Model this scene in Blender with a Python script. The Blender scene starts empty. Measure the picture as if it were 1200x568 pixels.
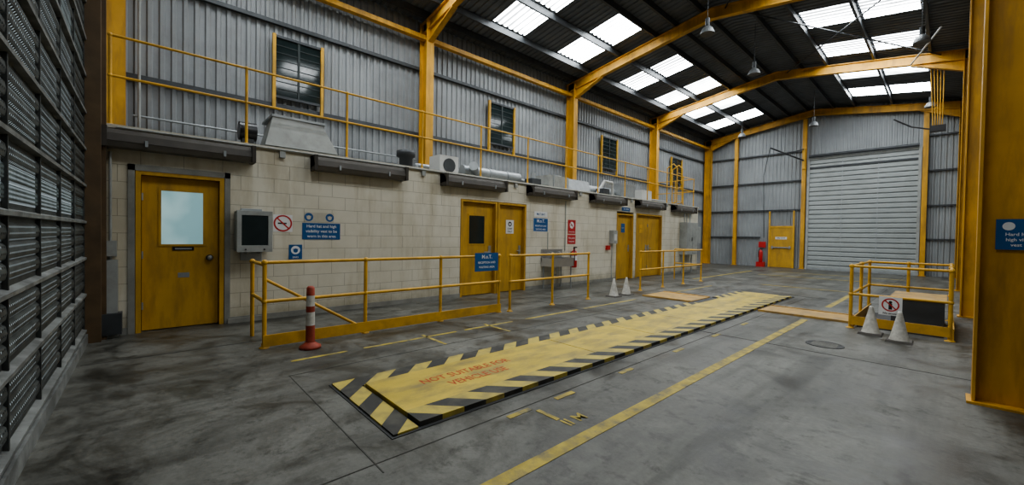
import bpy, math, random
from mathutils import Matrix, Vector
random.seed(4)
scene=bpy.context.scene
scene.view_settings.view_transform='AgX'
scene.view_settings.look='AgX - Medium High Contrast'
scene.view_settings.exposure=0.72

# ------------------------------------------------------------------ materials
def mat(name,col,rough=.6,metal=0,amt=.15,scale=3.0,bump=0.0,bscale=40,dark=None,darkamt=.0,dscale=1.2,scl=None):
    m=bpy.data.materials.new(name); m.use_nodes=True
    nt=m.node_tree; N=nt.nodes; L=nt.links; b=N['Principled BSDF']
    tc=N.new('ShaderNodeTexCoord')
    n=N.new('ShaderNodeTexNoise'); n.inputs['Scale'].default_value=scale; n.inputs['Detail'].default_value=6
    L.new(tc.outputs['Object'],n.inputs['Vector'])
    r=N.new('ShaderNodeValToRGB'); r.color_ramp.elements[0].position=.3; r.color_ramp.elements[1].position=.7
    r.color_ramp.elements[0].color=[c*(1-amt) for c in col]+[1]; r.color_ramp.elements[1].color=[min(1,c*(1+amt)) for c in col]+[1]
    L.new(n.outputs['Fac'],r.inputs['Fac']); out=r.outputs['Color']
    if dark:
        n2=N.new('ShaderNodeTexNoise'); n2.inputs['Scale'].default_value=dscale; n2.inputs['Detail'].default_value=8; n2.inputs['Roughness'].default_value=.65
        if scl:
            mp=N.new('ShaderNodeMapping'); mp.inputs['Scale'].default_value=scl; L.new(tc.outputs['Object'],mp.inputs['Vector']); L.new(mp.outputs[0],n2.inputs['Vector'])
        else: L.new(tc.outputs['Object'],n2.inputs['Vector'])
        r2=N.new('ShaderNodeValToRGB'); r2.color_ramp.elements[0].position=.45; r2.color_ramp.elements[1].position=.66
        L.new(n2.outputs['Fac'],r2.inputs['Fac'])
        mm=N.new('ShaderNodeMath'); mm.operation='MULTIPLY'; mm.inputs[1].default_value=darkamt; L.new(r2.outputs['Color'],mm.inputs[0])
        mx=N.new('ShaderNodeMixRGB'); mx.inputs['Color2'].default_value=list(dark)+[1]
        L.new(mm.outputs[0],mx.inputs['Fac']); L.new(out,mx.inputs['Color1']); out=mx.outputs['Color']
    L.new(out,b.inputs['Base Color'])
    b.inputs['Roughness'].default_value=rough; b.inputs['Metallic'].default_value=metal
    if bump>0:
        n3=N.new('ShaderNodeTexNoise'); n3.inputs['Scale'].default_value=bscale; n3.inputs['Detail'].default_value=4
        L.new(tc.outputs['Object'],n3.inputs['Vector'])
        bp=N.new('ShaderNodeBump'); bp.inputs['Strength'].default_value=bump; bp.inputs['Distance'].default_value=.01
        L.new(n3.outputs['Fac'],bp.inputs['Height']); L.new(bp.outputs['Normal'],b.inputs['Normal'])
    return m

YEL=mat('yellow_paint',(.66,.37,.04),.5,0,.12,4,.05,60,(.25,.16,.05),.5,3)
YELB=mat('yellow_column_paint',(.63,.335,.036),.55,0,.15,2,.05,40,(.25,.135,.035),.6,2.5,(2,2,.35))
YDOOR=mat('yellow_door_paint',(.55,.315,.04),.5,0,.10,2,0,40,(.27,.16,.04),.55,5,(1.5,1.5,.35))
YFL=mat('yellow_floor_paint',(.42,.32,.055),.65,0,.25,7,.1,80,(.12,.115,.09),.9,6)
YPL=mat('yellow_plate_paint',(.53,.39,.055),.55,0,.18,3,.15,120,(.23,.185,.08),.85,2.6,(2,.7,1))
OPL=mat('orange_plate_paint',(.46,.28,.075),.6,0,.2,3,.1,60,(.22,.16,.09),.75,4)
CLAD=mat('grey_cladding',(.305,.318,.326),.55,.1,.12,.8,0,40,(.18,.18,.18),.5,1.0)
CLADF=mat('grey_cladding_far',(.30,.315,.322),.55,.1,.15,.8)
ROOF=mat('roof_sheet',(.14,.15,.165),.6,.1,.2,1.5)
DARK=mat('dark_steel',(.07,.075,.08),.5,.3,.2,3)
BLK=mat('black_plastic',(.018,.018,.02),.35,0,.1,5)
GALV=mat('galvanised',(.38,.40,.41),.45,.6,.15,6)
LGREY=mat('light_grey_paint',(.36,.37,.355),.5,0,.1,3,0,40,(.21,.21,.19),.5,4)
WHT=mat('white_paint',(.62,.62,.60),.5,0,.05,3)
CONEW=mat('cone_white',(.58,.56,.51),.5,0,.18,14,0,40,(.28,.26,.22),.6,10)
CONEB=mat('cone_base',(.11,.10,.09),.7,0,.2,6)
SHUT=mat('shutter_far_grey',(.40,.425,.42),.5,.1,.12,1.2,0,40,(.25,.26,.25),.6,1.2)
BRNZ=mat('lamp_bronze',(.055,.047,.038),.7,0,.15,6)
LENS=mat('lamp_lens',(.11,.10,.085),.4,0,.15,8)
HBAY=mat('high_bay_reflector',(.22,.23,.235),.5,.4,.15,6)
CONC=mat('concrete_trim',(.25,.245,.22),.8,0,.2,5,.2,60)
CAP=mat('cream_coping',(.58,.54,.45),.7,0,.15,3,.1,60,(.3,.27,.2),.5,3)
BLUE=mat('sign_blue',(.015,.10,.28),.4,0,.05,3)
RED=mat('sign_red',(.50,.03,.03),.4,0,.05,3)
REDP=mat('red_worn_text',(.46,.07,.015),.6,0,.3,20,0,40,(.35,.20,.03),.5,25)
REDC=mat('bollard_red',(.30,.055,.03),.6,0,.3,10)
SWHT=mat('sign_white',(.75,.75,.75),.4,0,.03,3)
SBLK=mat('sign_black',(.02,.02,.02),.4,0,.03,3)
GLASS=mat('dark_glass',(.02,.03,.03),.08,0,.2,3)
LOUV=mat('window_blind',(.03,.04,.04),.5,0,.3,3)
STEEL=mat('stainless',(.55,.55,.56),.3,.9,.05,3)
BROWN=mat('brown_guide',(.11,.07,.035),.6,0,.3,4)
SLATL=mat('slat_light',(.23,.235,.225),.55,.3,.35,5,0,40,(.08,.08,.075),.7,4)
SLATD=mat('slat_dark',(.05,.053,.05),.6,.2,.4,6)
SEAM=mat('floor_seam',(.075,.072,.062),.8,0,.2,8)
PIT=mat('pit_dark',(.05,.05,.05),.7,0,.2,5)

def frosted():
    m=bpy.data.materials.new('frosted_pane'); m.use_nodes=True
    nt=m.node_tree;N=nt.nodes;L=nt.links;b=N['Principled BSDF']
    tc=N.new('ShaderNodeTexCoord'); n=N.new('ShaderNodeTexNoise'); n.inputs['Scale'].default_value=2.5
    L.new(tc.outputs['Object'],n.inputs['Vector'])
    r=N.new('ShaderNodeValToRGB'); r.color_ramp.elements[0].position=.35; r.color_ramp.elements[1].position=.65; r.color_ramp.elements[0].color=(.27,.46,.49,1); r.color_ramp.elements[1].color=(.42,.62,.63,1)
    L.new(n.outputs['Fac'],r.inputs['Fac']); L.new(r.outputs['Color'],b.inputs['Base Color']); L.new(r.outputs['Color'],b.inputs['Emission Color'])
    b.inputs['Emission Strength'].default_value=.3; b.inputs['Roughness'].default_value=.12
    return m
FROST=frosted()

def perf(name,col,pit,thr):
    m=bpy.data.materials.new(name); m.use_nodes=True
    nt=m.node_tree;N=nt.nodes;L=nt.links;b=N['Principled BSDF']; o=N['Material Output']
    tc=N.new('ShaderNodeTexCoord'); sp=N.new('ShaderNodeSeparateXYZ'); L.new(tc.outputs['Object'],sp.inputs[0])
    s=[]
    for ax in('X','Z'):
        a=N.new('ShaderNodeMath'); a.operation='MULTIPLY'; a.inputs[1].default_value=2*math.pi/pit; L.new(sp.outputs[ax],a.inputs[0])
        c=N.new('ShaderNodeMath'); c.operation='SINE'; L.new(a.outputs[0],c.inputs[0]); s.append(c)
    ad=N.new('ShaderNodeMath'); ad.operation='ADD'; L.new(s[0].outputs[0],ad.inputs[0]); L.new(s[1].outputs[0],ad.inputs[1])
    gt=N.new('ShaderNodeMath'); gt.operation='GREATER_THAN'; gt.inputs[1].default_value=thr; L.new(ad.outputs[0],gt.inputs[0])
    n=N.new('ShaderNodeTexNoise'); n.inputs['Scale'].default_value=5; n.inputs['Detail'].default_value=5; L.new(tc.outputs['Object'],n.inputs['Vector'])
    r=N.new('ShaderNodeValToRGB'); r.color_ramp.elements[0].position=.35; r.color_ramp.elements[0].color=[c*.5 for c in col]+[1]; r.color_ramp.elements[1].position=.7; r.color_ramp.elements[1].color=[c*1.5 for c in col]+[1]
    L.new(n.outputs['Fac'],r.inputs['Fac']); L.new(r.outputs['Color'],b.inputs['Base Color']); b.inputs['Roughness'].default_value=.5
    tr=N.new('ShaderNodeBsdfTransparent'); mx=N.new('ShaderNodeMixShader'); L.new(gt.outputs[0],mx.inputs[0]); L.new(b.outputs[0],mx.inputs[1]); L.new(tr.outputs[0],mx.inputs[2]); L.new(mx.outputs[0],o.inputs[0])
    return m
SLATP=perf('slat_perforated',(.055,.06,.057),.0367,1.45)
VIS=perf('slat_mesh',(.08,.10,.10),.0275,.7)

def skymat():
    m=bpy.data.materials.new('skylight_grp'); m.use_nodes=True
    nt=m.node_tree;N=nt.nodes;L=nt.links
    for n in list(N): N.remove(n)
    o=N.new('ShaderNodeOutputMaterial'); e=N.new('ShaderNodeEmission')
    tc=N.new('ShaderNodeTexCoord'); sp=N.new('ShaderNodeSeparateXYZ'); L.new(tc.outputs['Object'],sp.inputs[0])
    a=N.new('ShaderNodeMath'); a.operation='MULTIPLY'; a.inputs[1].default_value=2*math.pi/.19; L.new(sp.outputs['Y'],a.inputs[0])
    s=N.new('ShaderNodeMath'); s.operation='SINE'; L.new(a.outputs[0],s.inputs[0])
    n=N.new('ShaderNodeTexNoise'); n.inputs['Scale'].default_value=3; L.new(tc.outputs['Object'],n.inputs['Vector'])
    ma=N.new('ShaderNodeMath'); ma.operation='MULTIPLY_ADD'; ma.inputs[1].default_value=.53; ma.inputs[2].default_value=.58; L.new(s.outputs[0],ma.inputs[0])
    mb=N.new('ShaderNodeMath'); mb.operation='MULTIPLY'; L.new(ma.outputs[0],mb.inputs[0]); 
    mc=N.new('ShaderNodeMath'); mc.operation='MULTIPLY'; mc.inputs[1].default_value=SKYL*2; L.new(n.outputs['Fac'],mc.inputs[0]); L.new(mc.outputs[0],mb.inputs[1])
    e.inputs['Color'].default_value=(.92,.975,1,1)
    L.new(mb.outputs[0],e.inputs['Strength']); L.new(e.outputs[0],o.inputs[0])
    return m
SKYL=14.0
SKY=skymat()

def blockwall():
    m=bpy.data.materials.new('painted_blockwork'); m.use_nodes=True
    nt=m.node_tree;N=nt.nodes;L=nt.links;b=N['Principled BSDF']
    tc=N.new('ShaderNodeTexCoord'); sp=N.new('ShaderNodeSeparateXYZ'); L.new(tc.outputs['Object'],sp.inputs[0])
    ad=N.new('ShaderNodeMath'); ad.operation='ADD'; L.new(sp.outputs['X'],ad.inputs[0]); L.new(sp.outputs['Y'],ad.inputs[1])
    cb=N.new('ShaderNodeCombineXYZ'); L.new(ad.outputs[0],cb.inputs[0]); L.new(sp.outputs['Z'],cb.inputs[1])
    br=N.new('ShaderNodeTexBrick'); br.inputs['Scale'].default_value=1; br.inputs['Brick Width'].default_value=.45; br.inputs['Row Height'].default_value=.225
    br.inputs['Mortar Size'].default_value=.005; br.inputs['Mortar Smooth'].default_value=.3
    br.inputs['Color1'].default_value=(.71,.665,.555,1); br.inputs['Color2'].default_value=(.695,.65,.54,1); br.inputs['Mortar'].default_value=(.46,.42,.34,1)
    L.new(cb.outputs[0],br.inputs['Vector']); cur=br.outputs['Color']
    def mul(cur,r):
        mx=N.new('ShaderNodeMixRGB'); mx.blend_type='MULTIPLY'; mx.inputs['Fac'].default_value=1
        L.new(cur,mx.inputs['Color1']); L.new(r.outputs['Color'],mx.inputs['Color2']); return mx.outputs['Color']
    def nz(sc,scl,p0,c0,p1,zadd=False):
        mp=N.new('ShaderNodeMapping'); mp.inputs['Scale'].default_value=scl; L.new(tc.outputs['Object'],mp.inputs['Vector'])
        n=N.new('ShaderNodeTexNoise'); n.inputs['Scale'].default_value=sc; n.inputs['Detail'].default_value=8; n.inputs['Roughness'].default_value=.65; L.new(mp.outputs[0],n.inputs['Vector'])
        r=N.new('ShaderNodeValToRGB'); r.color_ramp.elements[0].position=p0; r.color_ramp.elements[0].color=list(c0)+[1]; r.color_ramp.elements[1].position=p1; r.color_ramp.elements[1].color=(1,1,1,1)
        src=n.outputs['Fac']
        if zadd:
            k=N.new('ShaderNodeMath'); k.operation='MULTIPLY_ADD'; k.inputs[1].default_value=.5; L.new(src,k.inputs[0]); L.new(sp.outputs['Z'],k.inputs[2]); src=k.outputs[0]
        L.new(src,r.inputs['Fac']); return r
    cur=mul(cur,nz(1.3,(1,1,1),.35,(.88,.87,.84),.6))
    cur=mul(cur,nz(2.2,(1,1,.16),.36,(.82,.79,.73),.5))
    cur=mul(cur,nz(5,(1,1,1),.25,(.55,.53,.47),.6,True))
    L.new(cur,b.inputs['Base Color']); b.inputs['Roughness'].default_value=.6
    bp=N.new('ShaderNodeBump'); bp.inputs['Strength'].default_value=.5; bp.inputs['Distance'].default_value=.008; bp.invert=True
    L.new(br.outputs['Fac'],bp.inputs['Height']); L.new(bp.outputs['Normal'],b.inputs['Normal'])
    return m
BLOCK=blockwall()

def floormat():
    m=bpy.data.materials.new('worn_concrete_floor'); m.use_nodes=True
    nt=m.node_tree;N=nt.nodes;L=nt.links;b=N['Principled BSDF']
    tc=N.new('ShaderNodeTexCoord')
    def noise(sc,det=8,ro=.6,dist=0,scl=None):
        n=N.new('ShaderNodeTexNoise'); n.inputs['Scale'].default_value=sc; n.inputs['Detail'].default_value=det; n.inputs['Roughness'].default_value=ro; n.inputs['Distortion'].default_value=dist
        if scl:
            mp=N.new('ShaderNodeMapping'); mp.inputs['Scale'].default_value=scl; L.new(tc.outputs['Object'],mp.inputs['Vector']); L.new(mp.outputs[0],n.inputs['Vector'])
        else: L.new(tc.outputs['Object'],n.inputs['Vector'])
        return n
    def ramp(n,p0,c0,p1,c1):
        r=N.new('ShaderNodeValToRGB'); e=r.color_ramp.elements; e[0].position=p0; e[0].color=list(c0)+[1]; e[1].position=p1; e[1].color=list(c1)+[1]
        L.new(n.outputs['Fac'],r.inputs['Fac']); return r
    n1=noise(.6,9,.62,.8); n2=noise(1.5,9,.72,.6); n3=noise(25,6,.7); n4=noise(1.0,7,.6,.3,(2.6,.22,1)); n5=noise(5,8,.75,.2); n6=noise(2.6,6,.6,.1)
    rs=[ramp(n1,.35,(.090,.088,.076),.66,(.168,.165,.145)),ramp(n2,.38,(.40,.39,.36),.54,(1.04,1.04,1.04)),
        ramp(n3,.3,(.80,.80,.80),.7,(1.12,1.12,1.12)),ramp(n4,.38,(.56,.555,.54),.52,(1,1,1)),ramp(n5,.36,(.52,.51,.49),.47,(1,1,1)),ramp(n6,.29,(.3,.29,.27),.37,(1,1,1))]
    cur=rs[0].outputs['Color']
    for r in rs[1:]:
        a=N.new('ShaderNodeMixRGB'); a.blend_type='MULTIPLY'; a.inputs['Fac'].default_value=1; L.new(cur,a.inputs['Color1']); L.new(r.outputs['Color'],a.inputs['Color2']); cur=a.outputs['Color']
    L.new(cur,b.inputs['Base Color'])
    mr=N.new('ShaderNodeMapRange'); mr.inputs['From Min'].default_value=.35; mr.inputs['From Max'].default_value=.65; mr.inputs['To Min'].default_value=.32; mr.inputs['To Max'].default_value=.62
    L.new(n2.outputs['Fac'],mr.inputs['Value']); L.new(mr.outputs[0],b.inputs['Roughness'])
    bp=N.new('ShaderNodeBump'); bp.inputs['Strength'].default_value=.12; bp.inputs['Distance'].default_value=.01; L.new(n3.outputs['Fac'],bp.inputs['Height']); L.new(bp.outputs['Normal'],b.inputs['Normal'])
    return m
FLOOR=floormat()

def hazard(sgn=1,per=.42):
    m=bpy.data.materials.new('hazard_stripes'); m.use_nodes=True
    nt=m.node_tree;N=nt.nodes;L=nt.links;b=N['Principled BSDF']
    tc=N.new('ShaderNodeTexCoord'); sp=N.new('ShaderNodeSeparateXYZ'); L.new(tc.outputs['Object'],sp.inputs[0])
    xm=N.new('ShaderNodeMath'); xm.operation='MULTIPLY'; xm.inputs[1].default_value=sgn; L.new(sp.outputs['X'],xm.inputs[0])
    ad=N.new('ShaderNodeMath'); ad.operation='ADD'; L.new(xm.outputs[0],ad.inputs[0]); L.new(sp.outputs['Y'],ad.inputs[1])
    dv=N.new('ShaderNodeMath'); dv.operation='MULTIPLY_ADD'; dv.inputs[1].default_value=1/per; dv.inputs[2].default_value=50; L.new(ad.outputs[0],dv.inputs[0])
    fr=N.new('ShaderNodeMath'); fr.operation='FRACT'; L.new(dv.outputs[0],fr.inputs[0])
    gt=N.new('ShaderNodeMath'); gt.operation='GREATER_THAN'; gt.inputs[1].default_value=.48; L.new(fr.outputs[0],gt.inputs[0])
    n=N.new('ShaderNodeTexNoise'); n.inputs['Scale'].default_value=7; n.inputs['Detail'].default_value=8; L.new(tc.outputs['Object'],n.inputs['Vector'])
    rr=N.new('ShaderNodeValToRGB'); rr.color_ramp.elements[0].position=.45; rr.color_ramp.elements[1].position=.68; L.new(n.outputs['Fac'],rr.inputs['Fac'])
    mx=N.new('ShaderNodeMixRGB'); mx.inputs['Color1'].default_value=(.50,.39,.08,1); mx.inputs['Color2'].default_value=(.035,.034,.03,1); L.new(gt.outputs[0],mx.inputs['Fac'])
    k=N.new('ShaderNodeMath'); k.operation='MULTIPLY'; k.inputs[1].default_value=.5; L.new(rr.outputs['Color'],k.inputs[0])
    m2=N.new('ShaderNodeMixRGB'); m2.inputs['Color2'].default_value=(.12,.11,.085,1); L.new(k.outputs[0],m2.inputs['Fac']); L.new(mx.outputs['Color'],m2.inputs['Color1'])
    L.new(m2.outputs['Color'],b.inputs['Base Color']); b.inputs['Roughness'].default_value=.6
    return m
HAZ=hazard(1); HAZ2=hazard(-1)

# ------------------------------------------------------------------ mesh builder
FW=Matrix(((0,0,1,0),(1,0,0,0),(0,1,0,0),(0,0,0,1)))   # local (u,v,n)-> (+Y,+Z,+X)
FFAR=Matrix(((1,0,0,0),(0,0,-1,0),(0,1,0,0),(0,0,0,1))) # (+X,+Z,-Y)
FFLOOR=Matrix(((0,-1,0,0),(1,0,0,0),(0,0,1,0),(0,0,0,1))) # (+Y,-X,+Z)
class M:
    def __init__(s): s.v=[];s.f=[];s.m=[];s.sm=[];s.mats=[];s.T=Matrix.Identity(4)
    def mi(s,m):
        if m not in s.mats: s.mats.append(m)
        return s.mats.index(m)
    def add(s,vs,fs,m,smooth=False):
        o=len(s.v); i=s.mi(m)
        s.v+=[tuple(s.T@Vector(p)) for p in vs]
        for f in fs: s.f.append([o+k for k in f]); s.m.append(i); s.sm.append(smooth)
    def box(s,x0,x1,y0,y1,z0,z1,m):
        vs=[(x,y,z) for x in(x0,x1) for y in(y0,y1) for z in(z0,z1)]
        s.add(vs,[(0,1,3,2),(4,6,7,5),(0,4,5,1),(2,3,7,6),(0,2,6,4),(1,5,7,3)],m)
    def hexa(s,b,t,m):
        s.add(list(b)+list(t),[(3,2,1,0),(4,5,6,7),(0,1,5,4),(1,2,6,5),(2,3,7,6),(3,0,4,7)],m)
    def cyl(s,p0,p1,r,m,n=10,r1=None,cap=True):
        p0=Vector(p0);p1=Vector(p1);d=(p1-p0)
        if d.length<1e-6:return
        d.normalize(); a=d.orthogonal().normalized(); b=d.cross(a); r1=r if r1 is None else r1
        vs=[];
        for k in range(n):
            t=2*math.pi*k/n; w=a*math.cos(t)+b*math.sin(t); vs+=[p0+w*r,p1+w*r1]
        s.add(vs,[(2*k,2*((k+1)%n),2*((k+1)%n)+1,2*k+1) for k in range(n)],m,True)
        if cap:
            s.add([vs[2*k] for k in range(n)],[tuple(range(n-1,-1,-1))],m); s.add([vs[2*k+1] for k in range(n)],[tuple(range(n))],m)
    def tube(s,pts,r,m,n=8):
        for a,b in zip(pts[:-1],pts[1:]): s.cyl(a,b,r,m,n)
        for p in pts[1:-1]: s.ball(p,r,m,8,5)
    def ball(s,c,r,m,n=10,k=6):
        prof=[(r*math.sin(math.pi*i/k),-r*math.cos(math.pi*i/k)) for i in range(k+1)]
        s.lathe(c,prof,m,n)
    def lathe(s,c,prof,m,n=20,flat=False):
        vs=[];fs=[]
        for (r,z) in prof:
            for k in range(n):
                t=2*math.pi*k/n; vs.append((c[0]+r*math.cos(t),c[1]+r*math.sin(t),c[2]+z))
        for i in range(len(prof)-1):
            for k in range(n): fs.append((i*n+k,i*n+(k+1)%n,(i+1)*n+(k+1)%n,(i+1)*n+k))
        s.add(vs,fs,m,not flat)
    def disc(s,c,r,m,r0=0,n=28,th=.002):
        vs=[]
        if r0<=0:
            vs=[(c[0]+r*math.cos(2*math.pi*k/n),c[1]+r*math.sin(2*math.pi*k/n),c[2]) for k in range(n)]
            s.add(vs,[tuple(range(n))],m)
        else:
            for k in range(n):
                t=2*math.pi*k/n
                vs+=[(c[0]+r*math.cos(t),c[1]+r*math.sin(t),c[2]),(c[0]+r0*math.cos(t),c[1]+r0*math.sin(t),c[2])]
            s.add(vs,[(2*k,2*((k+1)%n),2*((k+1)%n)+1,2*k+1) for k in range(n)],m)
    def text(s,body,cx,cy,cz,size,m,xs=1.0):
        cu=bpy.data.curves.new('t','FONT'); cu.body=body; cu.size=size; cu.align_x='CENTER'; cu.align_y='CENTER'; cu.resolution_u=2; cu.offset=size*.018
        ob=bpy.data.objects.new('t',cu); scene.collection.objects.link(ob); bpy.context.view_layer.update()
        me=ob.to_mesh(); vs=[(v.co.x*xs+cx,v.co.y+cy,cz) for v in me.vertices]; fs=[tuple(p.vertices) for p in me.polygons]
        s.add(vs,fs,m); ob.to_mesh_clear(); bpy.data.objects.remove(ob); bpy.data.curves.remove(cu)
    def ribs(s,P,a0,a1,b0,b1,m,pitch=.2,depth=.035):
        pts=[]; n=max(1,int(round((a1-a0)/pitch))); p=(a1-a0)/n
        for k in range(n):
            for o,d in((0,0),(.42,0),(.55,depth),(.87,depth)): pts.append((a0+(k+o)*p,d))
        pts.append((a1,0)); vs=[];fs=[]
        for a,d in pts: vs+=[P(a,b0(a) if callable(b0) else b0,d),P(a,b1(a) if callable(b1) else b1,d)]
        for k in range(len(pts)-1): fs.append((2*k,2*k+2,2*k+3,2*k+1))
        s.add(vs,fs,m)
    def obj(s,name,bevel=0):
        me=bpy.data.meshes.new(name); me.from_pydata(s.v,[],s.f)
        for m in s.mats: me.materials.append(m)
        for p,i,q in zip(me.polygons,s.m,s.sm): p.material_index=i; p.use_smooth=q
        me.update(); o=bpy.data.objects.new(name,me); scene.collection.objects.link(o)
        if bevel:
            b=o.modifiers.new('b','BEVEL'); b.width=bevel; b.segments=2; b.limit_method='ANGLE'
        return o

# ------------------------------------------------------------------ dimensions
XL,XR=-9.72,0.70; YN,YF=-0.58,24.05; XRIDGE=-4.53
WX=-7.36; WTOP=2.71; WEND=17.6
FR=[-.38,5.44,11.45,17.5,23.75]
def zr(x): return 7.12+.15*((x-XL) if x<XRIDGE else (.66-x))

m=M(); m.box(XL-.1,XR+.1,YN-.1,YF+.1,-.2,0,FLOOR); m.obj('floor')

m=M()
z=.003
def fr(x0,x1,y0,y1,mt,zz=z): m.box(x0,x1,y0,y1,0.0005,zz,mt)
fr(-4.3,-2.2,1.02,1.028,SEAM)
fr(-2.32,-2.312,.6,12,SEAM); fr(-4.3,-4.292,1.02,12,SEAM)
for y in(6.2,12.05,18.0): fr(WX,XR,y,y+.012,SEAM)
fr(-1.2,-1.19,9.8,24,SEAM); fr(-5.95,-5.94,-.5,24,SEAM)
m.obj('floor_joint')
m=M()
fr(-1.74,-1.64,-.4,8.6,YFL)
fr(-1.74,-1.64,10.6,14,YFL)
for a,b in((1.15,1.75),(1.95,3.3),(3.45,4.4),(4.7,6.1),(6.3,8.2),(10.2,12.5)): fr(-4.80,-4.75,a,b,YFL)
for a in(2.05,2.6,3.6,4.8,6.0,7.2): fr(-2.28,-2.23,a,a+.24,YFL)
fr(-2.2,-1.98,2.30,2.34,YFL)
m.T=Matrix.Translation((0,0,.0035))@FFLOOR
m.text('II M',2.42,1.90,0,.15,YFL)
m.T=Matrix.Identity(4)
for a in(2.5,3.6): fr(-4.9,-4.3,a+.3,a+.34,YFL)
fr(-4.0,-1.5,14.2,14.28,YFL); fr(-5.2,-1.0,18.3,18.4,YFL); fr(-6,-5.9,14,20,YFL); fr(-5.3,-1.0,20.5,20.6,YFL)
m.obj('floor_marking')

m=M()
m.box(-3.80,-2.52,1.23,11.72,.0005,.006,PIT)
m.box(-3.78,-3.56,1.25,8.75,.006,.020,HAZ); m.box(-3.78,-3.56,9.95,11.7,.006,.020,HAZ)
m.box(-3.56,-2.54,1.25,1.44,.006,.020,HAZ); m.box(-3.56,-2.54,11.52,11.7,.006,.020,HAZ)
ys=[1.46,3.9,5.3,6.7,8.1,9.5,10.5,11.5]
for a,b in zip(ys[:-1],ys[1:]): m.box(-3.53,-2.78,a,b-.012,.006,.045,YPL)
m.box(-2.78,-2.55,1.46,11.5,.006,.046,HAZ2)
m.T=Matrix.Translation((0,0,.0465))@FFLOOR
m.text('NOT SUITABLE FOR',2.38,3.22,0,.15,REDP,.8); m.text('VEHICLE USE',2.38,3.03,0,.15,REDP,.8)
m.T=Matrix.Identity(4)
m.obj('inspection_pit_cover')
for x0,x1,y0,y1 in((-4.95,-3.81,8.8,9.9),(-2.50,-1.1,8.85,9.75)):
    m=M(); m.box(x0,x1,y0,y1,.0005,.02,OPL)
    m.box(x0,x1,y0,y0+.05,.02,.035,OPL); m.box(x0,x1,y1-.05,y1,.02,.035,OPL)
    m.obj('floor_access_plate')
m=M(); m.lathe((-1.1,6.75,0),[(.21,0),(.21,.006),(.18,.006),(.18,.003),(.0,.003)],PIT,28,True)
for k in range(-3,4): m.box(-1.1-.14,-1.1+.14,6.75+k*.045-.008,6.75+k*.045+.008,.003,.006,CONC)
m.obj('manhole_cover')

# ------------------------------------------------------------------ shell
m=M(); m.ribs(lambda a,b,d:(XL+d,a,b),YN,YF,0,7.1,CLAD,.165,.035); m.box(XL-.06,XL-.01,YN,YF,0,7.1,CLAD); m.obj('wall_left')
m=M(); m.ribs(lambda a,b,d:(a,YF-d,b),XL,XR,0,lambda a:zr(a),CLADF,.165,.035)
m.add([(XL,YF+.02,0),(XR,YF+.02,0),(XR,YF+.02,7.12),(XRIDGE,YF+.02,zr(XRIDGE)),(XL,YF+.02,7.12)],[(0,1,2,3,4)],CLADF); m.obj('wall_far')
m=M(); m.ribs(lambda a,b,d:(XR-d,a,b),YN,YF,0,7.1,CLAD,.165,.035); m.box(XR+.01,XR+.06,YN,YF,0,7.1,CLAD); m.obj('wall_right')
SX0,SX1,SH=-7.05,.3,5.4
m=M()
m.box(XL,SX0-.15,YN-.08,YN,0,7.1,CLAD); m.box(SX1+.1,XR,YN-.08,YN,0,7.1,CLAD)
m.add([(SX0-.15,YN,SH),(SX1+.1,YN,SH),(SX1+.1,YN,7.15),(XRIDGE,YN,zr(XRIDGE)),(SX0-.15,YN,7.3)],[(0,1,2,3,4)],CLAD)
m.add([(XL,YN,7.0),(SX0,YN,7.0),(XRIDGE,YN,zr(XRIDGE)),(XL,YN,7.15)],[(0,1,2,3)],CLAD)
m.obj('wall_near')

SKX=[(-8.58,-7.52),(-7.34,-6.26),(-2.94,-1.88),(-1.70,-.62)]
SKY_Y=[1.5,4.3,7.6,10.3,13.85,16.5,19.3,21.9]; HL=.6
m=M()
def rp(mm,x0,x1,y0,y1,mt,pitch=.19,dz=0): mm.ribs(lambda a,b,d:(b,a,zr(b)+d+dz),y0,y1,x0,x1,mt,pitch,.03)
edges=[YN]
for y in SKY_Y: edges+=[y-HL,y+HL]
edges.append(YF+.05)
for i in range(len(edges)-1):
    a,b=edges[i],edges[i+1]
    if i%2==0: rp(m,XL-.1,XRIDGE,a,b,ROOF); rp(m,XRIDGE,XR+.1,a,b,ROOF)
    else:
        xs=[XL-.1,SKX[0][0],SKX[0][1],SKX[1][0],SKX[1][1],XRIDGE]
        for j in(0,2,4): rp(m,xs[j],xs[j+1],a,b,ROOF)
        rp(m,XRIDGE,SKX[2][0],a,b,ROOF); rp(m,SKX[2][1],SKX[3][0],a,b,ROOF); rp(m,SKX[3][1],XR+.1,a,b,ROOF)
m.obj('ceiling')
m=M()
for y in SKY_Y:
    for x0,x1 in SKX: rp(m,x0,x1,y-HL,y+HL,SKY)
m.obj('skylight')
m=M()
for x in(-9.3,-8.66,-7.43,-6.17,-5.55,-4.8,-3.8,-3.02,-1.79,-.52,.3):
    zt=zr(x)-.005; m.box(x-.03,x+.03,YN+.05,YF-.05,zt-.17,zt,DARK)
m.obj('roof_purlin')
m=M()
for a,b in((FR[1],FR[2]),(FR[2],FR[3])):
    x0,x1=-4.2,-.3
    m.cyl((x0,a,zr(x0)-.25),(x1,b,zr(x1)-.25),.02,DARK,6); m.cyl((x1,a,zr(x1)-.25),(x0,b,zr(x0)-.25),.02,DARK,6)
m.obj('roof_bracing')

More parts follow.
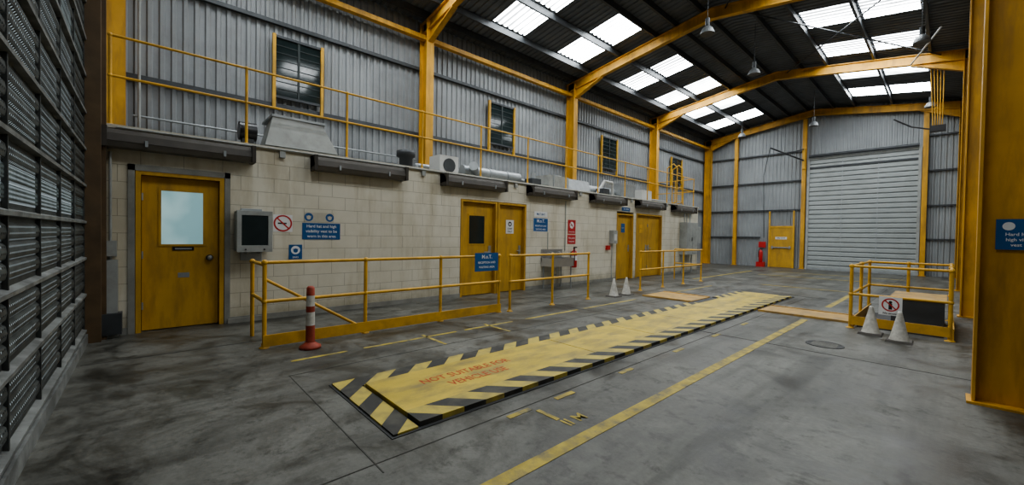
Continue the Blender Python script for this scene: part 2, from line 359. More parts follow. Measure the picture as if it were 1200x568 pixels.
def ibeam_x(m,xa,xb,y,za,zb,depth,w,mt):
    t=.022
    def sl(y0,y1,d0,d1):
        m.hexa([(xa,y0,za-d1),(xb,y0,zb-d1),(xb,y1,zb-d1),(xa,y1,za-d1)],[(xa,y0,za-d0),(xb,y0,zb-d0),(xb,y1,zb-d0),(xa,y1,za-d0)],mt)
    sl(y-w/2,y+w/2,0,t); sl(y-w/2,y+w/2,depth-t,depth); sl(y-.008,y+.008,t,depth-t)
def column(m,x0,x1,y,z1,w,mt):
    t=.02
    m.box(x0,x0+t,y-w/2,y+w/2,0,z1,mt); m.box(x1-t,x1,y-w/2,y+w/2,0,z1,mt); m.box(x0+t,x1-t,y-.008,y+.008,0,z1,mt)
    m.box(x0-.03,x1+.03,y-w/2-.03,y+w/2+.03,0,.02,mt)
for i,y in enumerate(FR):
    m=M()
    column(m,XL+.14,XL+.5,y,zr(XL+.3)-.2,.22,YELB)
    xr0=.165
    column(m,xr0,XR-.06,y,zr(.3)-.2,.20,YELB)
    for xa,xb in((XL+.06,XRIDGE),(XRIDGE,XR-.06)):
        ibeam_x(m,xa,xb,y,zr(xa)-.18,zr(xb)-.18,.30,.15,YELB)
    for xa,xb in((XL+.5,XL+1.6),(xr0,xr0-1.1)):
        za=zr(xa)-.48; zb=zr(xb)-.48
        m.hexa([(xa,y-.01,za-.3),(xb,y-.01,zb-.01),(xb,y+.01,zb-.01),(xa,y+.01,za-.3)],[(xa,y-.01,za),(xb,y-.01,zb),(xb,y+.01,zb),(xa,y+.01,za)],YELB)
        m.hexa([(xa,y-.075,za-.32),(xb,y-.075,zb-.03),(xb,y+.075,zb-.03),(xa,y+.075,za-.32)],[(xa,y-.075,za-.3),(xb,y-.075,zb-.01),(xb,y+.075,zb-.01),(xa,y+.075,za-.3)],YELB)
    m.obj('portal_frame')
m=M(); 
m.box(XL+.2,XL+.34,YN+.05,YF-.1,6.5,6.61,YELB)
m.box(.3,.42,YN+.05,YF-.1,6.48,6.62,YELB)
m.obj('eaves_beam')
m=M()
for z0 in(2.95,4.02,5.75): m.box(XL+.04,XL+.12,YN,YF,z0,z0+.08,DARK)
for z0 in(2.9,4.35,5.8): 
    m.box(XL+.1,-4.9,YF-.13,YF-.045,z0,z0+.06,DARK); m.box(-.7,XR,YF-.13,YF-.045,z0,z0+.06,DARK)
m.box(XL+.1,-6.75,YF-.13,YF-.045,1.5,1.56,DARK); m.box(-.7,XR,YF-.13,YF-.045,1.5,1.56,DARK)
m.obj('cladding_rail')
for x in(-7.95,-4.88,-.74):
    m=M(); m.box(x-.08,x+.08,YF-.3,YF-.28,0,zr(x)-.5,YELB);m.box(x-.08,x+.08,YF-.16,YF-.14,0,zr(x)-.5,YELB);m.box(x-.01,x+.01,YF-.28,YF-.16,0,zr(x)-.5,YELB)
    m.box(x-.12,x+.12,YF-.33,YF-.13,0,.02,YELB); m.obj('wall_post')

m=M(); x0,x1=-4.66,-.94; n=24; H=5.3; h=H/n
for k in range(n):
    z0=k*h
    prof=[(0,0),(.004,.02),(.035,.045),(.035,h-.035),(.004,h-.01),(0,h)]
    vs=[];
    for d,zz in prof: vs+=[(x0,YF-.16-d,z0+zz),(x1,YF-.16-d,z0+zz)]
    m.add(vs,[(2*i,2*i+1,2*i+3,2*i+2) for i in range(5)],SHUT)
    m.box(x0,x1,YF-.164,YF-.16,z0-.004,z0+.014,DARK)
m.box(x0,x1,YF-.2,YF-.14,0,.09,GALV)
m.box(x0-.1,x0,YF-.24,YF-.1,0,H+.1,LGREY); m.box(x1,x1+.1,YF-.24,YF-.1,0,H+.1,LGREY)
for xx in(-3.42,-2.18): m.box(xx-.015,xx+.015,YF-.205,YF-.19,.1,H-.1,GALV)
m.box(x0,x1,YF-.21,YF-.2,H-.42,H-.34,DARK)
m.box(x0-.1,x1+.1,YF-.22,YF-.1,H,H+.1,LGREY)
m.cyl((x0-.02,YF-.3,H+.17),(x1+.02,YF-.3,H+.17),.07,DARK,12)
m.obj('roller_shutter')

m=M(); n=49; h=.11
for k in range(n):
    z0=k*h
    vision=(k in(14,15,30,31))
    light=(k%4==1) and not vision; 
    if light: mt=SLATL; prof=[(0,.028),(.04,.034),(.042,h-.05),(0,h-.034)]
    elif vision: mt=VIS; prof=[(.0,.004),(.012,.02),(.012,h-.02),(0,h-.004)]
    else: mt=SLATP; prof=[(0,.0),(.016,.02),(.021,h*.5),(.016,h-.02),(0,h)]
    vs=[]
    for dd,zz in prof: vs+=[(SX0,YN+dd,z0+zz),(SX1,YN+dd,z0+zz)]
    m.add(vs,[(2*i,2*i+1,2*i+3,2*i+2) for i in range(len(prof)-1)],mt)
    if light: m.box(SX0,SX1,YN-.004,YN,z0,z0+h,SLATD)
x=SX0
while x<SX1:
    m.box(x-.012,x+.012,YN+.0,YN+.024,.0,5.39,SLATD); x+=.9
m.box(SX0,SX1,YN-.01,YN+.05,0,.12,SLATL)
m.obj('roller_shutter')
m=M(); m.box(SX0-.13,SX0,YN-.05,YN+.16,0,6.8,BROWN); m.box(SX0-.17,SX0-.13,YN,YN+.2,0,6.8,BROWN); m.obj('trim_1')

# ------------------------------------------------------------------ office block
doors=[(-.06,.80,2.14),(5.22,6.17,2.15),(6.30,7.15,2.15),(11.42,12.32,2.15),(12.62,14.35,2.2)]
openings=[(-.12,.86,2.2),(5.16,7.21,2.21),(11.36,14.41,2.26)]
m=M(); y=YN+.1; T=.2
for a,b,hh in openings:
    m.box(WX-T,WX,y,a,0,WTOP,BLOCK); m.box(WX-T,WX,a,b,hh,WTOP,BLOCK); y=b
m.box(WX-T,WX,y,WEND,0,WTOP,BLOCK)
m.box(WX-T,WX,12.38,12.56,0,2.26,BLOCK)
m.box(XL+.06,WX-T,WEND-T,WEND,0,WTOP,BLOCK)
m.obj('wall_office')
m=M(); m.box(XL+.05,WX-T,YN+.1,WEND-T,WTOP-.2,WTOP-.02,CONC); m.obj('office_roof_deck')
m=M(); m.box(WX-.23,WX+.03,YN+.08,WEND+.03,WTOP,WTOP+.05,CAP); m.obj('trim_2')
m=M()
y=YN+.1
for a,b,hh in openings+[(WEND,0,0)]:
    m.box(WX,WX+.012,y,a,0,.09,CONC); y=b
m.box(WX,WX+.05,.9,1.35,0,.07,CONC)
m.obj('baseboard_left')
m=M(); m.box(WX,WX+.02,-.19,-.12,0,2.27,CONC); m.box(WX,WX+.02,.86,.93,0,2.27,CONC); m.box(WX,WX+.02,-.19,.93,2.19,2.27,CONC); m.obj('trim_3')

def door(name,a,b,top,kind):
    m=M(); X=WX-.09
    m.box(X-.04,WX+.012,a-.055,a,0,top+.05,YDOOR); m.box(X-.04,WX+.012,b,b+.055,0,top+.05,YDOOR); m.box(X-.04,WX+.012,a,b,top,top+.05,YDOOR)
    leaves=[(a,b)] if kind!='double' else [(a,(a+b)/2),((a+b)/2,b)]
    for i,(p,q) in enumerate(leaves):
        m.box(X-.045,X,p+.006,q-.006,.012,top-.006,YDOOR)
        w=q-p
        if kind=='frost' or kind=='glass':
            wa,wb=(p+.24*w,p+.78*w) if kind=='frost' else (p+.25*w,p+.72*w)
            za,zb=(1.20,1.95) if kind=='frost' else (1.2,1.85)
            m.box(X,X+.012,wa-.03,wa,za-.03,zb+.03,YDOOR);m.box(X,X+.012,wb,wb+.03,za-.03,zb+.03,YDOOR);m.box(X,X+.012,wa,wb,za-.03,za,YDOOR);m.box(X,X+.012,wa,wb,zb,zb+.03,YDOOR)
            m.box(X,X+.005,wa,wb,za,zb,FROST if kind=='frost' else GLASS)
            if kind=='frost':
                m.box(X,X+.012,p+.38*w,p+.66*w,1.11,1.16,BLK); m.box(X+.012,X+.016,p+.41*w,p+.63*w,1.125,1.145,GALV)
                m.box(X,X+.004,p+.45*w,p+.60*w,.72,.79,GALV)
                m.cyl((X,p+.87*w,1.0),(X+.03,p+.87*w,1.0),.045,BLK,16); m.ball((X+.06,p+.87*w,1.0),.035,GALV)
            else:
                m.box(X,X+.012,p+.86*w,p+.94*w,.9,1.15,GALV); m.cyl((X+.04,p+.9*w,1.0),(X+.04,p+.7*w,1.0),.01,GALV)
        else:
            s=.9 if (kind!='double' or i==0) else .1
            m.box(X,X+.01,p+(s-.04)*w,p+(s+.04)*w,.92,1.15,GALV); m.cyl((X+.04,p+s*w,1.02),(X+.04,p+(s-.15 if s>.5 else s+.15)*w,1.02),.01,GALV)
        for hz in(.3,1.0,1.8): m.cyl((X+.01,p+.01,hz),(X+.01,p+.01,hz+.1),.012,GALV,8)
    m.obj(name)
for i,(d,k) in enumerate(zip(doors,['frost','glass','plain','plain','double'])): door('door_%d'%(i+1),d[0],d[1],d[2],k)
m=M(); xa,xb=-6.28,-5.30; Y=YF-.12
m.box(xa-.07,xa,Y-.05,Y+.07,0,2.12,YEL);m.box(xb,xb+.07,Y-.05,Y+.07,0,2.12,YEL);m.box(xa,xb,Y-.05,Y+.07,2.03,2.12,YEL)
m.box(xa,xb,Y-.03,Y+.06,.01,2.03,YDOOR); m.box(xa+.06,xb-.06,Y-.09,Y-.05,1.0,1.05,GALV); m.box(xa+.08,xa+.14,Y-.07,Y-.03,.95,1.1,GALV);m.box(xb-.14,xb-.08,Y-.07,Y-.03,.95,1.1,GALV)
m.box(xa-.07,xa,Y-.05,Y-.02,2.12,2.88,YEL);m.box(xb,xb+.07,Y-.05,Y-.02,2.12,2.88,YEL)
m.T=Matrix.Translation((-5.79,Y-.035,1.5))@FFAR; m.box(-.25,.25,-.06,.06,0,.004,SWHT); m.text('FIRE EXIT',0,0,.006,.09,SBLK)
m.obj('door_6')

for i,(a,b) in enumerate(((1.98,2.86),(7.75,8.72),(13.6,14.65),(19.6,20.7))):
    m=M(); X=XL+.14; za,zb=4.26,5.46; w=.06
    m.box(X-.02,X+.05,a-w,a,za-w-.2,zb+w+.0,YEL); m.box(X-.02,X+.05,b,b+w,za-w-.2,zb+w,YEL); m.box(X-.02,X+.03,a,b,za-.05,za,DARK); m.box(X-.02,X+.03,a,b,zb,zb+.05,DARK)
    m.box(X-.02,X,a,b,za,zb,GLASS)
    for k in range(1,8): m.box(X,X+.01,a,b,za+k*.15-.008,za+k*.15+.008,LOUV)
    m.box(X,X+.02,(a+b)/2-.02,(a+b)/2+.02,za,zb,LOUV)
    m.obj('window_%d'%(i+1))

for a,b in((-.42,1.22),(2.05,3.75),(4.62,6.35),(7.2,9.0),(9.85,11.6),(12.45,14.25),(15.1,16.95)):
    m=M(); X=WX+.001
    pr=[(0.0,2.69),(.14,2.68),(.20,2.62),(.24,2.52),(0,2.50)]
    vs=[(X+d,y,z) for y in(a,b) for d,z in pr]; k=len(pr)
    m.add(vs,[tuple(range(k-1,-1,-1)),tuple(range(k,2*k))]+[(i,(i+1)%k,k+(i+1)%k,k+i) for i in range(k)],BRNZ)
    pr=[(.03,2.505),(.235,2.52),(.20,2.45),(.13,2.43),(.05,2.45)]
    vs=[(X+d,y,z) for y in(a+.04,b-.04) for d,z in pr]
    m.add(vs,[tuple(range(k-1,-1,-1)),tuple(range(k,2*k))]+[(i,(i+1)%k,k+(i+1)%k,k+i) for i in range(k)],LENS)
    for yy in(a,b-.05): m.box(X,X+.25,yy,yy+.05,2.44,2.695,BRNZ)
    for yy in(a+.4,b-.4): m.box(X+.2,X+.252,yy,yy+.03,2.48,2.56,GALV)
    m.obj('bulkhead_lamp')
m=M(); CX=WX+.05
m.tube([(CX,-.3,2.725),(CX,17.2,2.725)],.012,LGREY,6)
for y in(1.62,4.2,6.8,9.4,12.2,14.7): m.box(WX+.002,WX+.06,y-.04,y+.04,2.6,2.70,LGREY)
m.tube([(WX+.02,8.75,2.4),(WX+.02,8.75,1.0)],.012,LGREY,6)
m.obj('cable_conduit')

m=M(); a,b,z0,z1=.98,1.42,1.10,1.70; X=WX
m.box(X+.02,X+.30,a,b,z0,z1,LGREY)
m.box(X+.30,X+.325,a-.01,b+.01,z0-.01,z0+.09,LGREY);m.box(X+.30,X+.325,a-.01,b+.01,z1-.06,z1+.01,LGREY)
m.box(X+.30,X+.325,a-.01,a+.05,z0+.09,z1-.06,LGREY);m.box(X+.30,X+.325,b-.05,b+.01,z0+.09,z1-.06,LGREY)
m.box(X+.30,X+.308,a+.05,b-.05,z0+.09,z1-.06,GLASS)
m.box(X+.001,X+.03,a+.08,b-.08,z0-.15,z1+.05,GALV); m.box(X+.001,X+.28,a+.12,a+.15,z0-.04,z0,GALV); m.box(X+.001,X+.28,b-.15,b-.12,z0-.04,z0,GALV)
for yy in(a+.1,b-.1): m.cyl((X+.325,yy,z0+.03),(X+.335,yy,z0+.03),.012,BLK)
m.obj('display_enclosure',.006)

def wallsign(name,y,z,w,h,lines,bg=BLUE,fg=SWHT,picts=(),X=WX,ts=None,border=False):
    m=M(); m.T=Matrix.Translation((X+.002,y,z))@FW
    m.box(-w/2,w/2,-h/2,h/2,0,.006,bg)
    if border:
        for r in((-w/2,w/2,h/2-.008,h/2),(-w/2,w/2,-h/2,-h/2+.008),(-w/2,-w/2+.008,-h/2,h/2),(w/2-.008,w/2,-h/2,h/2)): m.box(r[0],r[1],r[2],r[3],.006,.0065,fg)
    for kind,px,py,r in picts:
        if kind=='disc': m.disc((px,py,.0075),r,fg); m.disc((px,py-.1*r,.0085),r*.5,bg); m.box(px-r*.6,px+r*.6,py+.15*r,py+.28*r,.007,.0088,bg)
        if kind=='ban':
            m.disc((px,py,.0072),r,SWHT); m.box(px-r*.55,px+r*.4,py-.1*r,py+.08*r,.007,.0078,SBLK)
            m.disc((px,py,.0085),r,RED,r*.82)
            o=m.T.copy(); m.T=o@Matrix.Translation((px,py,0))@Matrix.Rotation(-math.pi/4,4,'Z'); m.box(-r*.9,r*.9,-r*.08,r*.08,.007,.0087,RED); m.T=o
    for t,px,py,sz in lines: m.text(t,px,py,.008,sz,fg)
    return m.obj(name)
wallsign('hard_hat_sign',2.24,1.42,.62,.28,[('Hard hat and high',0,.085,.068),('visibility vest to be',0,.0,.068),('worn in this area',0,-.085,.068)],border=False)
wallsign('ppe_sign',2.2,1.66,.48,.16,[],picts=[('disc',-.17,0,.07),('disc',.17,0,.07)],bg=CAP,fg=BLUE)
wallsign('no_smoking_sign',1.64,1.54,.28,.28,[],bg=SWHT,picts=[('ban',0,0,.135)])
wallsign('ear_protection_sign',1.83,1.07,.2,.24,[('EARS',0,-.09,.04)],picts=[('disc',0,.03,.07)])
wallsign('reception_sign',7.75,1.70,.56,.36,[('M.o.T.',0,.10,.12),('RECEPTION AND',0,-.03,.055),('WAITING AREA',0,-.12,.055)],border=True)
wallsign('notice_sign',7.75,1.98,.5,.14,[('MoT BAY',0,0,.08)],bg=SWHT,fg=BLUE)
wallsign('no_smoking_sign',9.05,1.68,.34,.4,[('No smoking',0,-.14,.05)],bg=RED,fg=SWHT,picts=[('ban',0,.05,.12)])
wallsign('fire_point_sign',9.05,1.32,.36,.26,[('Fire point',0,.04,.07),('Extinguisher',0,-.06,.05)],bg=RED,fg=SWHT)
wallsign('staff_only_sign',11.9,2.35 ,.5,.12,[('TEST OFFICE',0,0,.06)],bg=BLUE)
wallsign('staff_only_sign',6.72,1.62,.26,.34,[('STAFF',0,-.05,.06),('ONLY',0,-.12,.06)],bg=SWHT,fg=SBLK,picts=[('disc',0,.07,.06)],X=WX-.089)
wallsign('notice_sign',11.87,1.72,.22,.3,[('NO ENTRY',0,0,.03)],bg=BLUE,X=WX-.089)
wallsign('notice_sign',13.05,1.72,.24,.3,[('KEEP CLEAR',0,0,.03)],bg=YEL,fg=SBLK,X=WX-.089)

m=M(); a,b=7.78,8.62; X=WX+.001
m.box(X,X+.03,a,b,.72,1.05,STEEL)
m.box(X,X+.46,a,a+.02,.62,.82,STEEL);m.box(X,X+.46,b-.02,b,.62,.82,STEEL);m.box(X+.44,X+.46,a,b,.62,.82,STEEL);m.box(X,X+.46,a,b,.60,.62,STEEL)
m.box(X+.05,X+.10,a+.1,b-.1,.80,.83,STEEL)
for yy in(a+.25,b-.25): m.tube([(X+.03,yy,.93),(X+.16,yy,.97),(X+.2,yy,.88)],.013,GALV); m.cyl((X+.1,yy-.04,.98),(X+.1,yy+.04,.98),.012,GALV)
for yy in(a+.06,b-.06): m.cyl((X+.40,yy,0),(X+.40,yy,.6),.018,GALV); m.cyl((X+.05,yy,0),(X+.05,yy,.6),.018,GALV)
m.tube([(X+.22,8.2,.6),(X+.22,8.2,.35),(X+.04,8.2,.35)],.022,WHT)
m.tube([(X+.04,8.0,1.05),(X+.04,8.0,1.5)],.011,GALV)
m.obj('wash_basin')
def extinguisher(x,y,z,dirx,diry):
    m=M(); m.lathe((x,y,z),[(0,0),(.075,0),(.085,.02),(.085,.40),(.07,.46),(.03,.49),(.03,.53),(0,.53)],RED,18)
    m.box(x-.02,x+.02,y-.02,y+.02,z+.53,z+.57,BLK); m.box(x-.015+.0,x+.015+.08*abs(dirx),y-.015,y+.015+.08*abs(diry),z+.56,z+.59,BLK)
    m.tube([(x,y,z+.54),(x+.1*dirx+.05*diry,y+.1*diry-.1*dirx,z+.48),(x+.1*dirx,y+.05*diry-.1*dirx,z+.2)],.011,BLK)
    m.lathe((x,y,z+.2),[(.086,0),(.086,.14)],SWHT,18)
    m.box(x-.1*dirx-.005,x-.08*dirx+.005,y-.1*abs(diry)+.0-.03,y+.03+.1*abs(diry),z+.1,z+.45,BLK)
    m.obj('fire_extinguisher')
extinguisher(WX+.11,9.05,.52,1,0)
m=M(); x,y=-6.62,YF-.38
m.lathe((x,y,.25),[(0,0),(.08,0),(.09,.02),(.09,.52),(.07,.58),(.03,.61),(.03,.65),(0,.65)],RED,18); m.box(x-.02,x+.08,y-.02,y+.02,.88,.93,BLK)
m.box(x-.18,x+.18,y-.14,y+.14,0,.25,RED); m.box(x-.16,x+.16,YF-.2,YF-.15,1.0,1.3,RED); m.tube([(x,y,.9),(x-.12,y,.85),(x-.12,y,.5)],.012,BLK); m.obj('fire_extinguisher')
m=M(); m.box(WX+.001,WX+.16,10.95,11.18,1.2,1.62,LGREY); m.box(WX+.16,WX+.17,11.0,11.13,1.3,1.5,WHT); m.cyl((WX+.04,11.06,1.2),(WX+.04,11.06,.1),.015,LGREY); m.box(WX+.001,WX+.1,10.75,10.88,1.0,1.14,RED); m.obj('switch_box',.005)
m=M(); m.box(WX+.001,WX+.3,15.9,16.9,.75,2.05,LGREY); m.box(WX+.3,WX+.31,15.93,16.38,.8,2.0,LGREY);m.box(WX+.3,WX+.31,16.42,16.87,.8,2.0,LGREY); m.box(WX+.31,WX+.33,16.33,16.36,1.3,1.45,BLK)
for yy in(15.98,16.82): m.cyl((WX+.1,yy,0),(WX+.1,yy,.75),.025,GALV)
for yy in(16.1,16.3,16.6): m.cyl((WX+.1,yy,2.05),(WX+.1,yy,2.42),.018,GALV)
m.box(WX+.001,WX+.2,17.05,17.45,1.2,1.9,LGREY); m.obj('electrical_cabinet',.006)
m=M(); m.box(WX+.013,WX+.13,-.42,-.28,0,1.0,LGREY); m.box(WX+.013,WX+.2,-.44,-.24,.05,.32,DARK); m.tube([(WX+.05,-.35,1.0),(WX+.05,-.35,2.4)],.015,LGREY); m.box(WX+.001,WX+.11,-.43,-.29,1.05,1.25,LGREY); m.obj('cable_trunking')

# mezzanine guard rail
m=M(); X=WX-.12
ys=[-.36,1.15,2.7,4.25,5.8,7.35,8.9,10.45,12.0,13.5,15.0,16.4,17.4]
for y in ys:
    m.cyl((X,y,WTOP+.05),(X,y,3.95),.02,YEL); m.lathe((X,y,WTOP+.05),[(.05,0),(.05,.01),(.03,.03)],YEL,10)
    m.ball((X,y,3.95),.03,YEL); m.ball((X,y,3.42),.03,YEL)
m.cyl((X,ys[0],3.95),(X,ys[-1],3.95),.018,YEL); m.cyl((X,ys[0],3.42),(X,ys[-1],3.42),.018,YEL)
for z0 in(3.95,3.42): m.cyl((X,ys[-1],z0),(-9.15,ys[-1],z0),.018,YEL)
for xx in(-8.3,-9.1): m.cyl((xx,ys[-1],WTOP),(xx,ys[-1],3.95),.02,YEL)
m.obj('guard_rail')
m=M(); X=WX+.2
for y in(15.15,15.6): m.cyl((X,y,2.78),(X,y,4.15),.02,YEL)
for y in(15.15,15.6): m.tube([(X,y,4.15),(X-.15,y,4.3),(X-.4,y,4.15),(X-.4,y,2.78)],.02,YEL)
for k in range(5): m.cyl((X,15.15,2.85+k*.27),(X,15.6,2.85+k*.27),.014,YEL)
for y in(15.15,15.6): m.cyl((X,y,2.80),(WX,y,2.77),.02,YEL)
m.obj('access_ladder')
def frustum(m,x0,x1,y0,y1,z0,z1,ins,mt): m.hexa([(x0,y0,z0),(x1,y0,z0),(x1,y1,z0),(x0,y1,z0)],[(x0+ins,y0+ins,z1),(x1-ins,y0+ins*.3,z1),(x1-ins,y1-ins*.3,z1),(x0+ins,y1-ins,z1)],mt)
RZ=WTOP-.02
m=M(); m.box(-8.6,-7.75,1.65,2.4,RZ,2.85,GALV); m.hexa([(-8.6,1.5,2.85),(-7.7,1.45,2.85),(-7.7,2.62,2.85),(-8.6,2.6,2.85)],[(-8.55,1.62,3.34),(-7.8,1.58,3.38),(-7.8,2.38,3.34),(-8.55,2.38,3.30)],LGREY); m.box(-8.57,-7.78,1.56,2.42,3.36,3.40,GALV); m.obj('ventilation_hood')
m=M(); m.cyl((-7.85,1.1,RZ+.35),(-7.85,1.34,RZ+.35),.15,BLK,16); m.box(-7.95,-7.75,1.14,1.3,RZ,RZ+.22,DARK); m.obj('extractor_fan')
m=M(); m.lathe((-8.0,4.15,RZ),[(.14,0),(.14,.35),(.2,.38),(.2,.5),(.0,.55)],DARK,16); m.obj('roof_vent')
m=M(); m.box(-8.2,-7.75,4.85,5.35,RZ,3.2,WHT); m.cyl((-7.75,5.1,2.98),(-7.73,5.1,2.98),.16,DARK,18); m.obj('condenser_unit')
m=M(); m.cyl((-8.1,5.7,2.98),(-8.1,7.6,2.98),.14,GALV,18); 
for y in(5.9,6.5,7.1): m.cyl((-8.1,y,2.98),(-8.1,y+.04,2.98),.155,GALV,18)
m.box(-8.2,-8.0,6.0,6.1,RZ,2.85,DARK); m.box(-8.2,-8.0,7.2,7.3,RZ,2.85,DARK); m.cyl((-8.1,6.1,2.98),(-7.7,5.75,3.05),.11,GALV,14); m.obj('ventilation_duct')
m=M(); m.box(-8.5,-7.7,8.4,9.3,RZ,3.15,LGREY); frustum(m,-8.5,-7.7,9.3,10.4,RZ+.05,3.15,.1,GALV); m.cyl((-8.1,10.4,2.95),(-8.1,12.2,2.95),.16,GALV,16); m.box(-8.4,-7.75,12.2,13.1,RZ,3.3,GALV); m.box(-8.52,-7.68,8.6,8.65,RZ,3.17,GALV); m.obj('air_handling_unit')
m=M(); m.box(-8.3,-7.8,13.7,14.4,RZ,3.2,WHT); m.tube([(-7.9,14.5,2.9),(-7.9,16.2,2.9),(-7.9,16.2,3.6)],.03,GALV); m.obj('condenser_unit')
m=M(); m.tube([(-7.75,2.8,RZ+.06),(-7.75,3.7,RZ+.14),(-7.75,4.7,RZ+.06)],.03,DARK); m.tube([(XL+.25,YN+.4,3.35),(XL+.25,5.2,3.35)],.02,GALV); m.tube([(XL+.3,-.1,2.7),(XL+.3,-.1,6.4)],.02,LGREY); m.obj('service_pipe')
m=M(); m.box(-8.0,-7.7,7.75,8.1,RZ,2.98,DARK); m.cyl((-7.85,7.92,2.98),(-7.85,7.92,3.15),.07,GALV,12); m.obj('extractor_fan')
m=M(); m.lathe((-8.8,9.9,RZ),[(.0,0),(.28,0),(.28,.6),(.22,.68),(0,.7)],LGREY,18); m.obj('water_tank')
m=M(); m.tube([(-8.9,2.9,2.85),(-8.9,4.9,2.85),(-8.9,4.9,3.1),(-8.9,8.6,3.1),(-8.9,8.6,2.9)],.05,GALV,10); m.obj('service_pipe')
m=M(); m.tube([(-7.9,10.9,RZ+.05),(-7.75,11.2,3.25),(-7.8,11.7,3.25),(-7.9,11.9,RZ+.05)],.05,WHT,8); m.box(-7.95,-7.65,11.0,11.35,RZ,3.0,DARK); m.obj('roof_vent')

# floor rails
def rail(name,X,ys,h=1.03,mid=.55,kick=None):
    m=M()
    for y in ys:
        m.cyl((X,y,0),(X,y,h),.024,YEL,12); m.lathe((X,y,0),[(.055,0),(.055,.012),(.032,.02),(.032,.06)],YEL,12)
        m.ball((X,y,h),.036,YEL); m.ball((X,y,mid),.034,YEL)
    m.cyl((X,ys[0],h),(X,ys[-1],h),.022,YEL,12); m.cyl((X,ys[0],mid),(X,ys[-1],mid),.022,YEL,12)
    if kick: m.box(X+.026,X+.04,ys[0]-.02,ys[-1]+.02,.02,kick,YEL)
    return m
X=-5.52
m=rail('r',X,[1.04,2.27,3.5,4.74],1.03,.56,.16)
m.cyl((X,1.04,1.0),(X-.75,1.04,1.0),.022,YEL,12); m.cyl((X-.75,1.04,0),(X-.75,1.04,1.0),.024,YEL,12); m.ball((X-.75,1.04,1.0),.036,YEL); m.cyl((X,1.04,.56),(X-.75,1.04,.56),.022,YEL,12)
m.cyl((X-.35,1.1,.80),(X-.1,2.2,.10),.02,YEL,10)
m.T=Matrix.Translation((X+.03,4.42,.93))@FW; m.box(-.26,.26,-.16,.16,0,.008,BLUE); m.text('M.o.T.',0,.09,.0095,.09,SWHT); m.text('RECEPTION AND',0,-.01,.0095,.05,SWHT); m.text('WAITING AREA',0,-.09,.0095,.05,SWHT); m.T=Matrix.Identity(4)
m.obj('safety_railing')
m=rail('r',-5.45,[4.95,6.12,7.32]); m.obj('safety_railing')
m=rail('r',-5.5,[9.66,10.9,12.2,13.5]); m.cyl((-5.5,13.5,1.03),(-6.4,13.5,1.03),.022,YEL); m.cyl((-6.4,13.5,0),(-6.4,13.5,1.03),.022,YEL); m.cyl((-5.5,13.5,.55),(-6.4,13.5,.55),.022,YEL); m.obj('safety_railing')

m=M(); c=(-5.19,1.46,0)
m.lathe(c,[(0,0),(.12,0),(.12,.03),(.07,.06),(.058,.08)],REDC,20)
m.lathe(c,[(.052,.08),(.050,.28)],REDC,20); m.lathe(c,[(.050,.28),(.048,.44)],CONEW,20); m.lathe(c,[(.048,.44),(.048,.51)],REDC,20); m.lathe(c,[(.048,.51),(.046,.64)],CONEW,20); m.lathe(c,[(.046,.64),(.044,.73),(.03,.75),(0,.755)],REDC,20)
m.obj('delineator_post')
def cone(x,y,h=.43):
    m=M(); m.hexa([(x-.14,y-.14,0),(x+.14,y-.14,0),(x+.14,y+.14,0),(x-.14,y+.14,0)],[(x-.13,y-.13,.03),(x+.13,y-.13,.03),(x+.13,y+.13,.03),(x-.13,y+.13,.03)],CONEB)
    m.lathe((x,y,.03),[(.11,0),(.10,.025),(.026,h-.06),(.022,h-.035),(.0,h-.035)],CONEW,20)
    m.obj('traffic_cone')
for p in((-5.32,8.15),(-5.3,8.66),(-.77,8.1),(-.44,7.8)): cone(*p)

m=M(); x0,x1,y0,y1=-1.05,.04,8.42,10.6; h=1.0
def post(x,y): m.cyl((x,y,0),(x,y,h),.024,YEL,12); m.ball((x,y,h),.036,YEL); m.ball((x,y,.55),.034,YEL); m.lathe((x,y,0),[(.055,0),(.055,.012),(.03,.02)],YEL,12)
for x,y in((x0,y0),(x1,y0),(x0,y1),(x1,y1),(x0,9.5),(x1,9.5),(-.5,y1)): post(x,y)
for z0 in(h,.55):
    m.cyl((x0,y0,z0),(x0,y1,z0),.02,YEL);m.cyl((x1,y0,z0),(x1,y1,z0),.02,YEL);m.cyl((x0,y1,z0),(x1,y1,z0),.02,YEL);m.cyl((x0,y0,z0),(x1,y0,z0),.02,YEL)
m.box(x0,x1,y0-.04,y0-.026,.06,.20,YEL); m.box(x0+.026,x0+.04,y0,y1,.02,.18,YEL); m.box(x1+.026,x1+.04,y0,y1,.02,.18,YEL)
m.box(x0+.06,x1-.06,y0+.2,y1-.1,.0005,.02,PIT)
m.box(x0+.42,x1-.06,y0+.8,y1-.3,.02,.46,DARK); m.box(x0+.40,x1-.04,y0+.78,y1-.28,.46,.49,OPL)
m.T=Matrix.Translation((-.58,y0-.05,.42))@FFAR
m.box(-.13,.13,-.14,.14,0,.008,SWHT); m.disc((0,.02,.010),.10,RED,.082); m.disc((0,.06,.0095),.02,SBLK); m.box(-.02,.02,-.05,.04,.008,.0095,SBLK)
o=m.T.copy(); m.T=o@Matrix.Translation((0,.02,0))@Matrix.Rotation(-math.pi/4,4,'Z'); m.box(-.09,.09,-.008,.008,.008,.0105,RED); m.T=o; m.text('No access',0,-.11,.010,.04,SBLK)
m.T=Matrix.Identity(4)
m.obj('pit_guard_rail')

m=M(); m.T=Matrix.Translation((.42,5.42,1.48))@FFAR
m.box(-.15,.15,-.13,.13,0,.006,BLUE); m.disc((-.08,.07,.0075),.035,SWHT); m.disc((.08,.07,.0075),.035,SWHT); m.text('Hard hat and',0,.0,.0075,.037,SWHT); m.text('high visibility',0,-.045,.0075,.037,SWHT); m.text('vest area',0,-.09,.0075,.037,SWHT)
m.obj('column_sign')

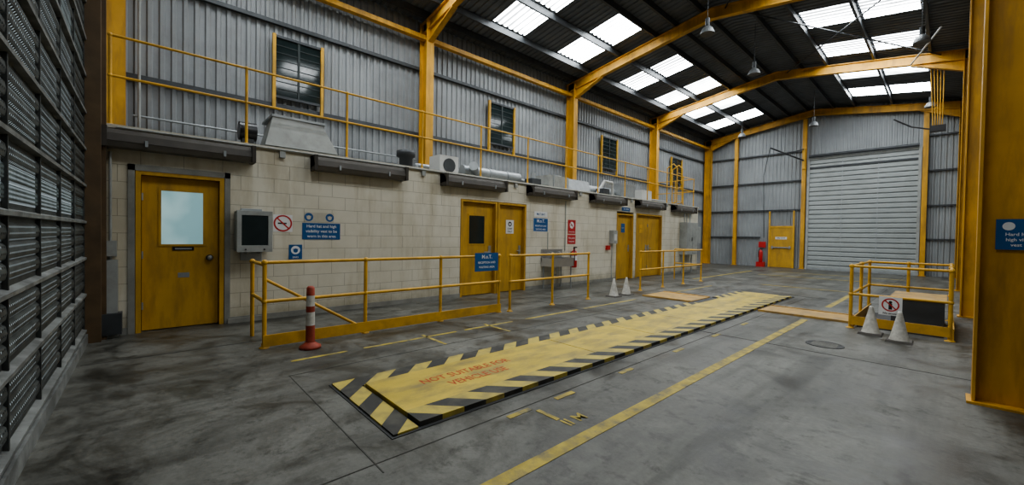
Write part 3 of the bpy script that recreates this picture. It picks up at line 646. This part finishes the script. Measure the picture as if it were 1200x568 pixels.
for x,y in((-3.9,9.6),(-3.9,12.9),(-3.9,20.4),(-.55,13.6),(-.55,20.3),(-6.6,20.4)):
    zt=zr(x)-.2; m=M(); zz=6.15
    m.cyl((x,y,zz+.36),(x,y,zt),.008,DARK,6); m.cyl((x,y,zz+.18),(x,y,zz+.36),.05,DARK,12)
    m.lathe((x,y,zz),[(.16,0),(.15,.05),(.11,.13),(.05,.18)],HBAY,20); m.lathe((x,y,zz),[(.155,0),(0,.01)],LENS,20)
    m.obj('high_bay_lamp')
m=M(); x,y=-4.88,YF-.38; dx=-1.2
m.box(x-.06,x+.06,y-.02,y+.04,4.9,5.9,YEL)
m.cyl((x,y-.04,5.3),(x+dx,y-.9,5.95),.035,BLK); m.cyl((x,y-.04,5.85),(x+dx*.5,y-.47,5.65),.02,BLK)
m.tube([(x+dx,y-.9,5.95),(x+dx-.25,y-.9,4.6),(x+dx-.2,y-.8,1.5)],.014,BLK); m.obj('jib_arm')
m=M()
for k in range(5): m.cyl((-.50+.07*k,17.7,6.75),(-.42+.05*k,17.9,4.95),.014,YEL,6)
m.box(-.48,-.14,17.75,17.95,4.8,4.98,BLK); m.tube([(-.35,17.85,4.85),(-.9,17.85,5.05),(-1.3,17.8,5.35)],.022,BLK)
m.tube([(-.25,14,6.55),(-.9,17,6.75)],.02,WHT)
m.obj('hose_reel_gantry')

# world + camera
w=bpy.data.worlds.new('World'); scene.world=w; w.use_nodes=True
bg=w.node_tree.nodes['Background']; bg.inputs['Color'].default_value=(.60,.70,.74,1); bg.inputs['Strength'].default_value=.3

cam=bpy.data.cameras.new('camera'); co=bpy.data.objects.new('camera',cam); scene.collection.objects.link(co)
cam.sensor_width=36; cam.lens=36*468/1200; cam.clip_start=.05
yaw=math.radians(47.57); pitch=math.atan(-8/468); roll=math.atan(.0165)
F=Vector((-math.sin(yaw)*math.cos(pitch),math.cos(yaw)*math.cos(pitch),math.sin(pitch)))
R=F.cross(Vector((0,0,1))).normalized(); U=R.cross(F)
R2=R*math.cos(roll)+U*math.sin(roll); U2=R2.cross(F)
mw=Matrix((R2,U2,-F)).transposed().to_4x4(); mw.translation=Vector((0,0,1.4))
co.matrix_world=mw
scene.camera=co
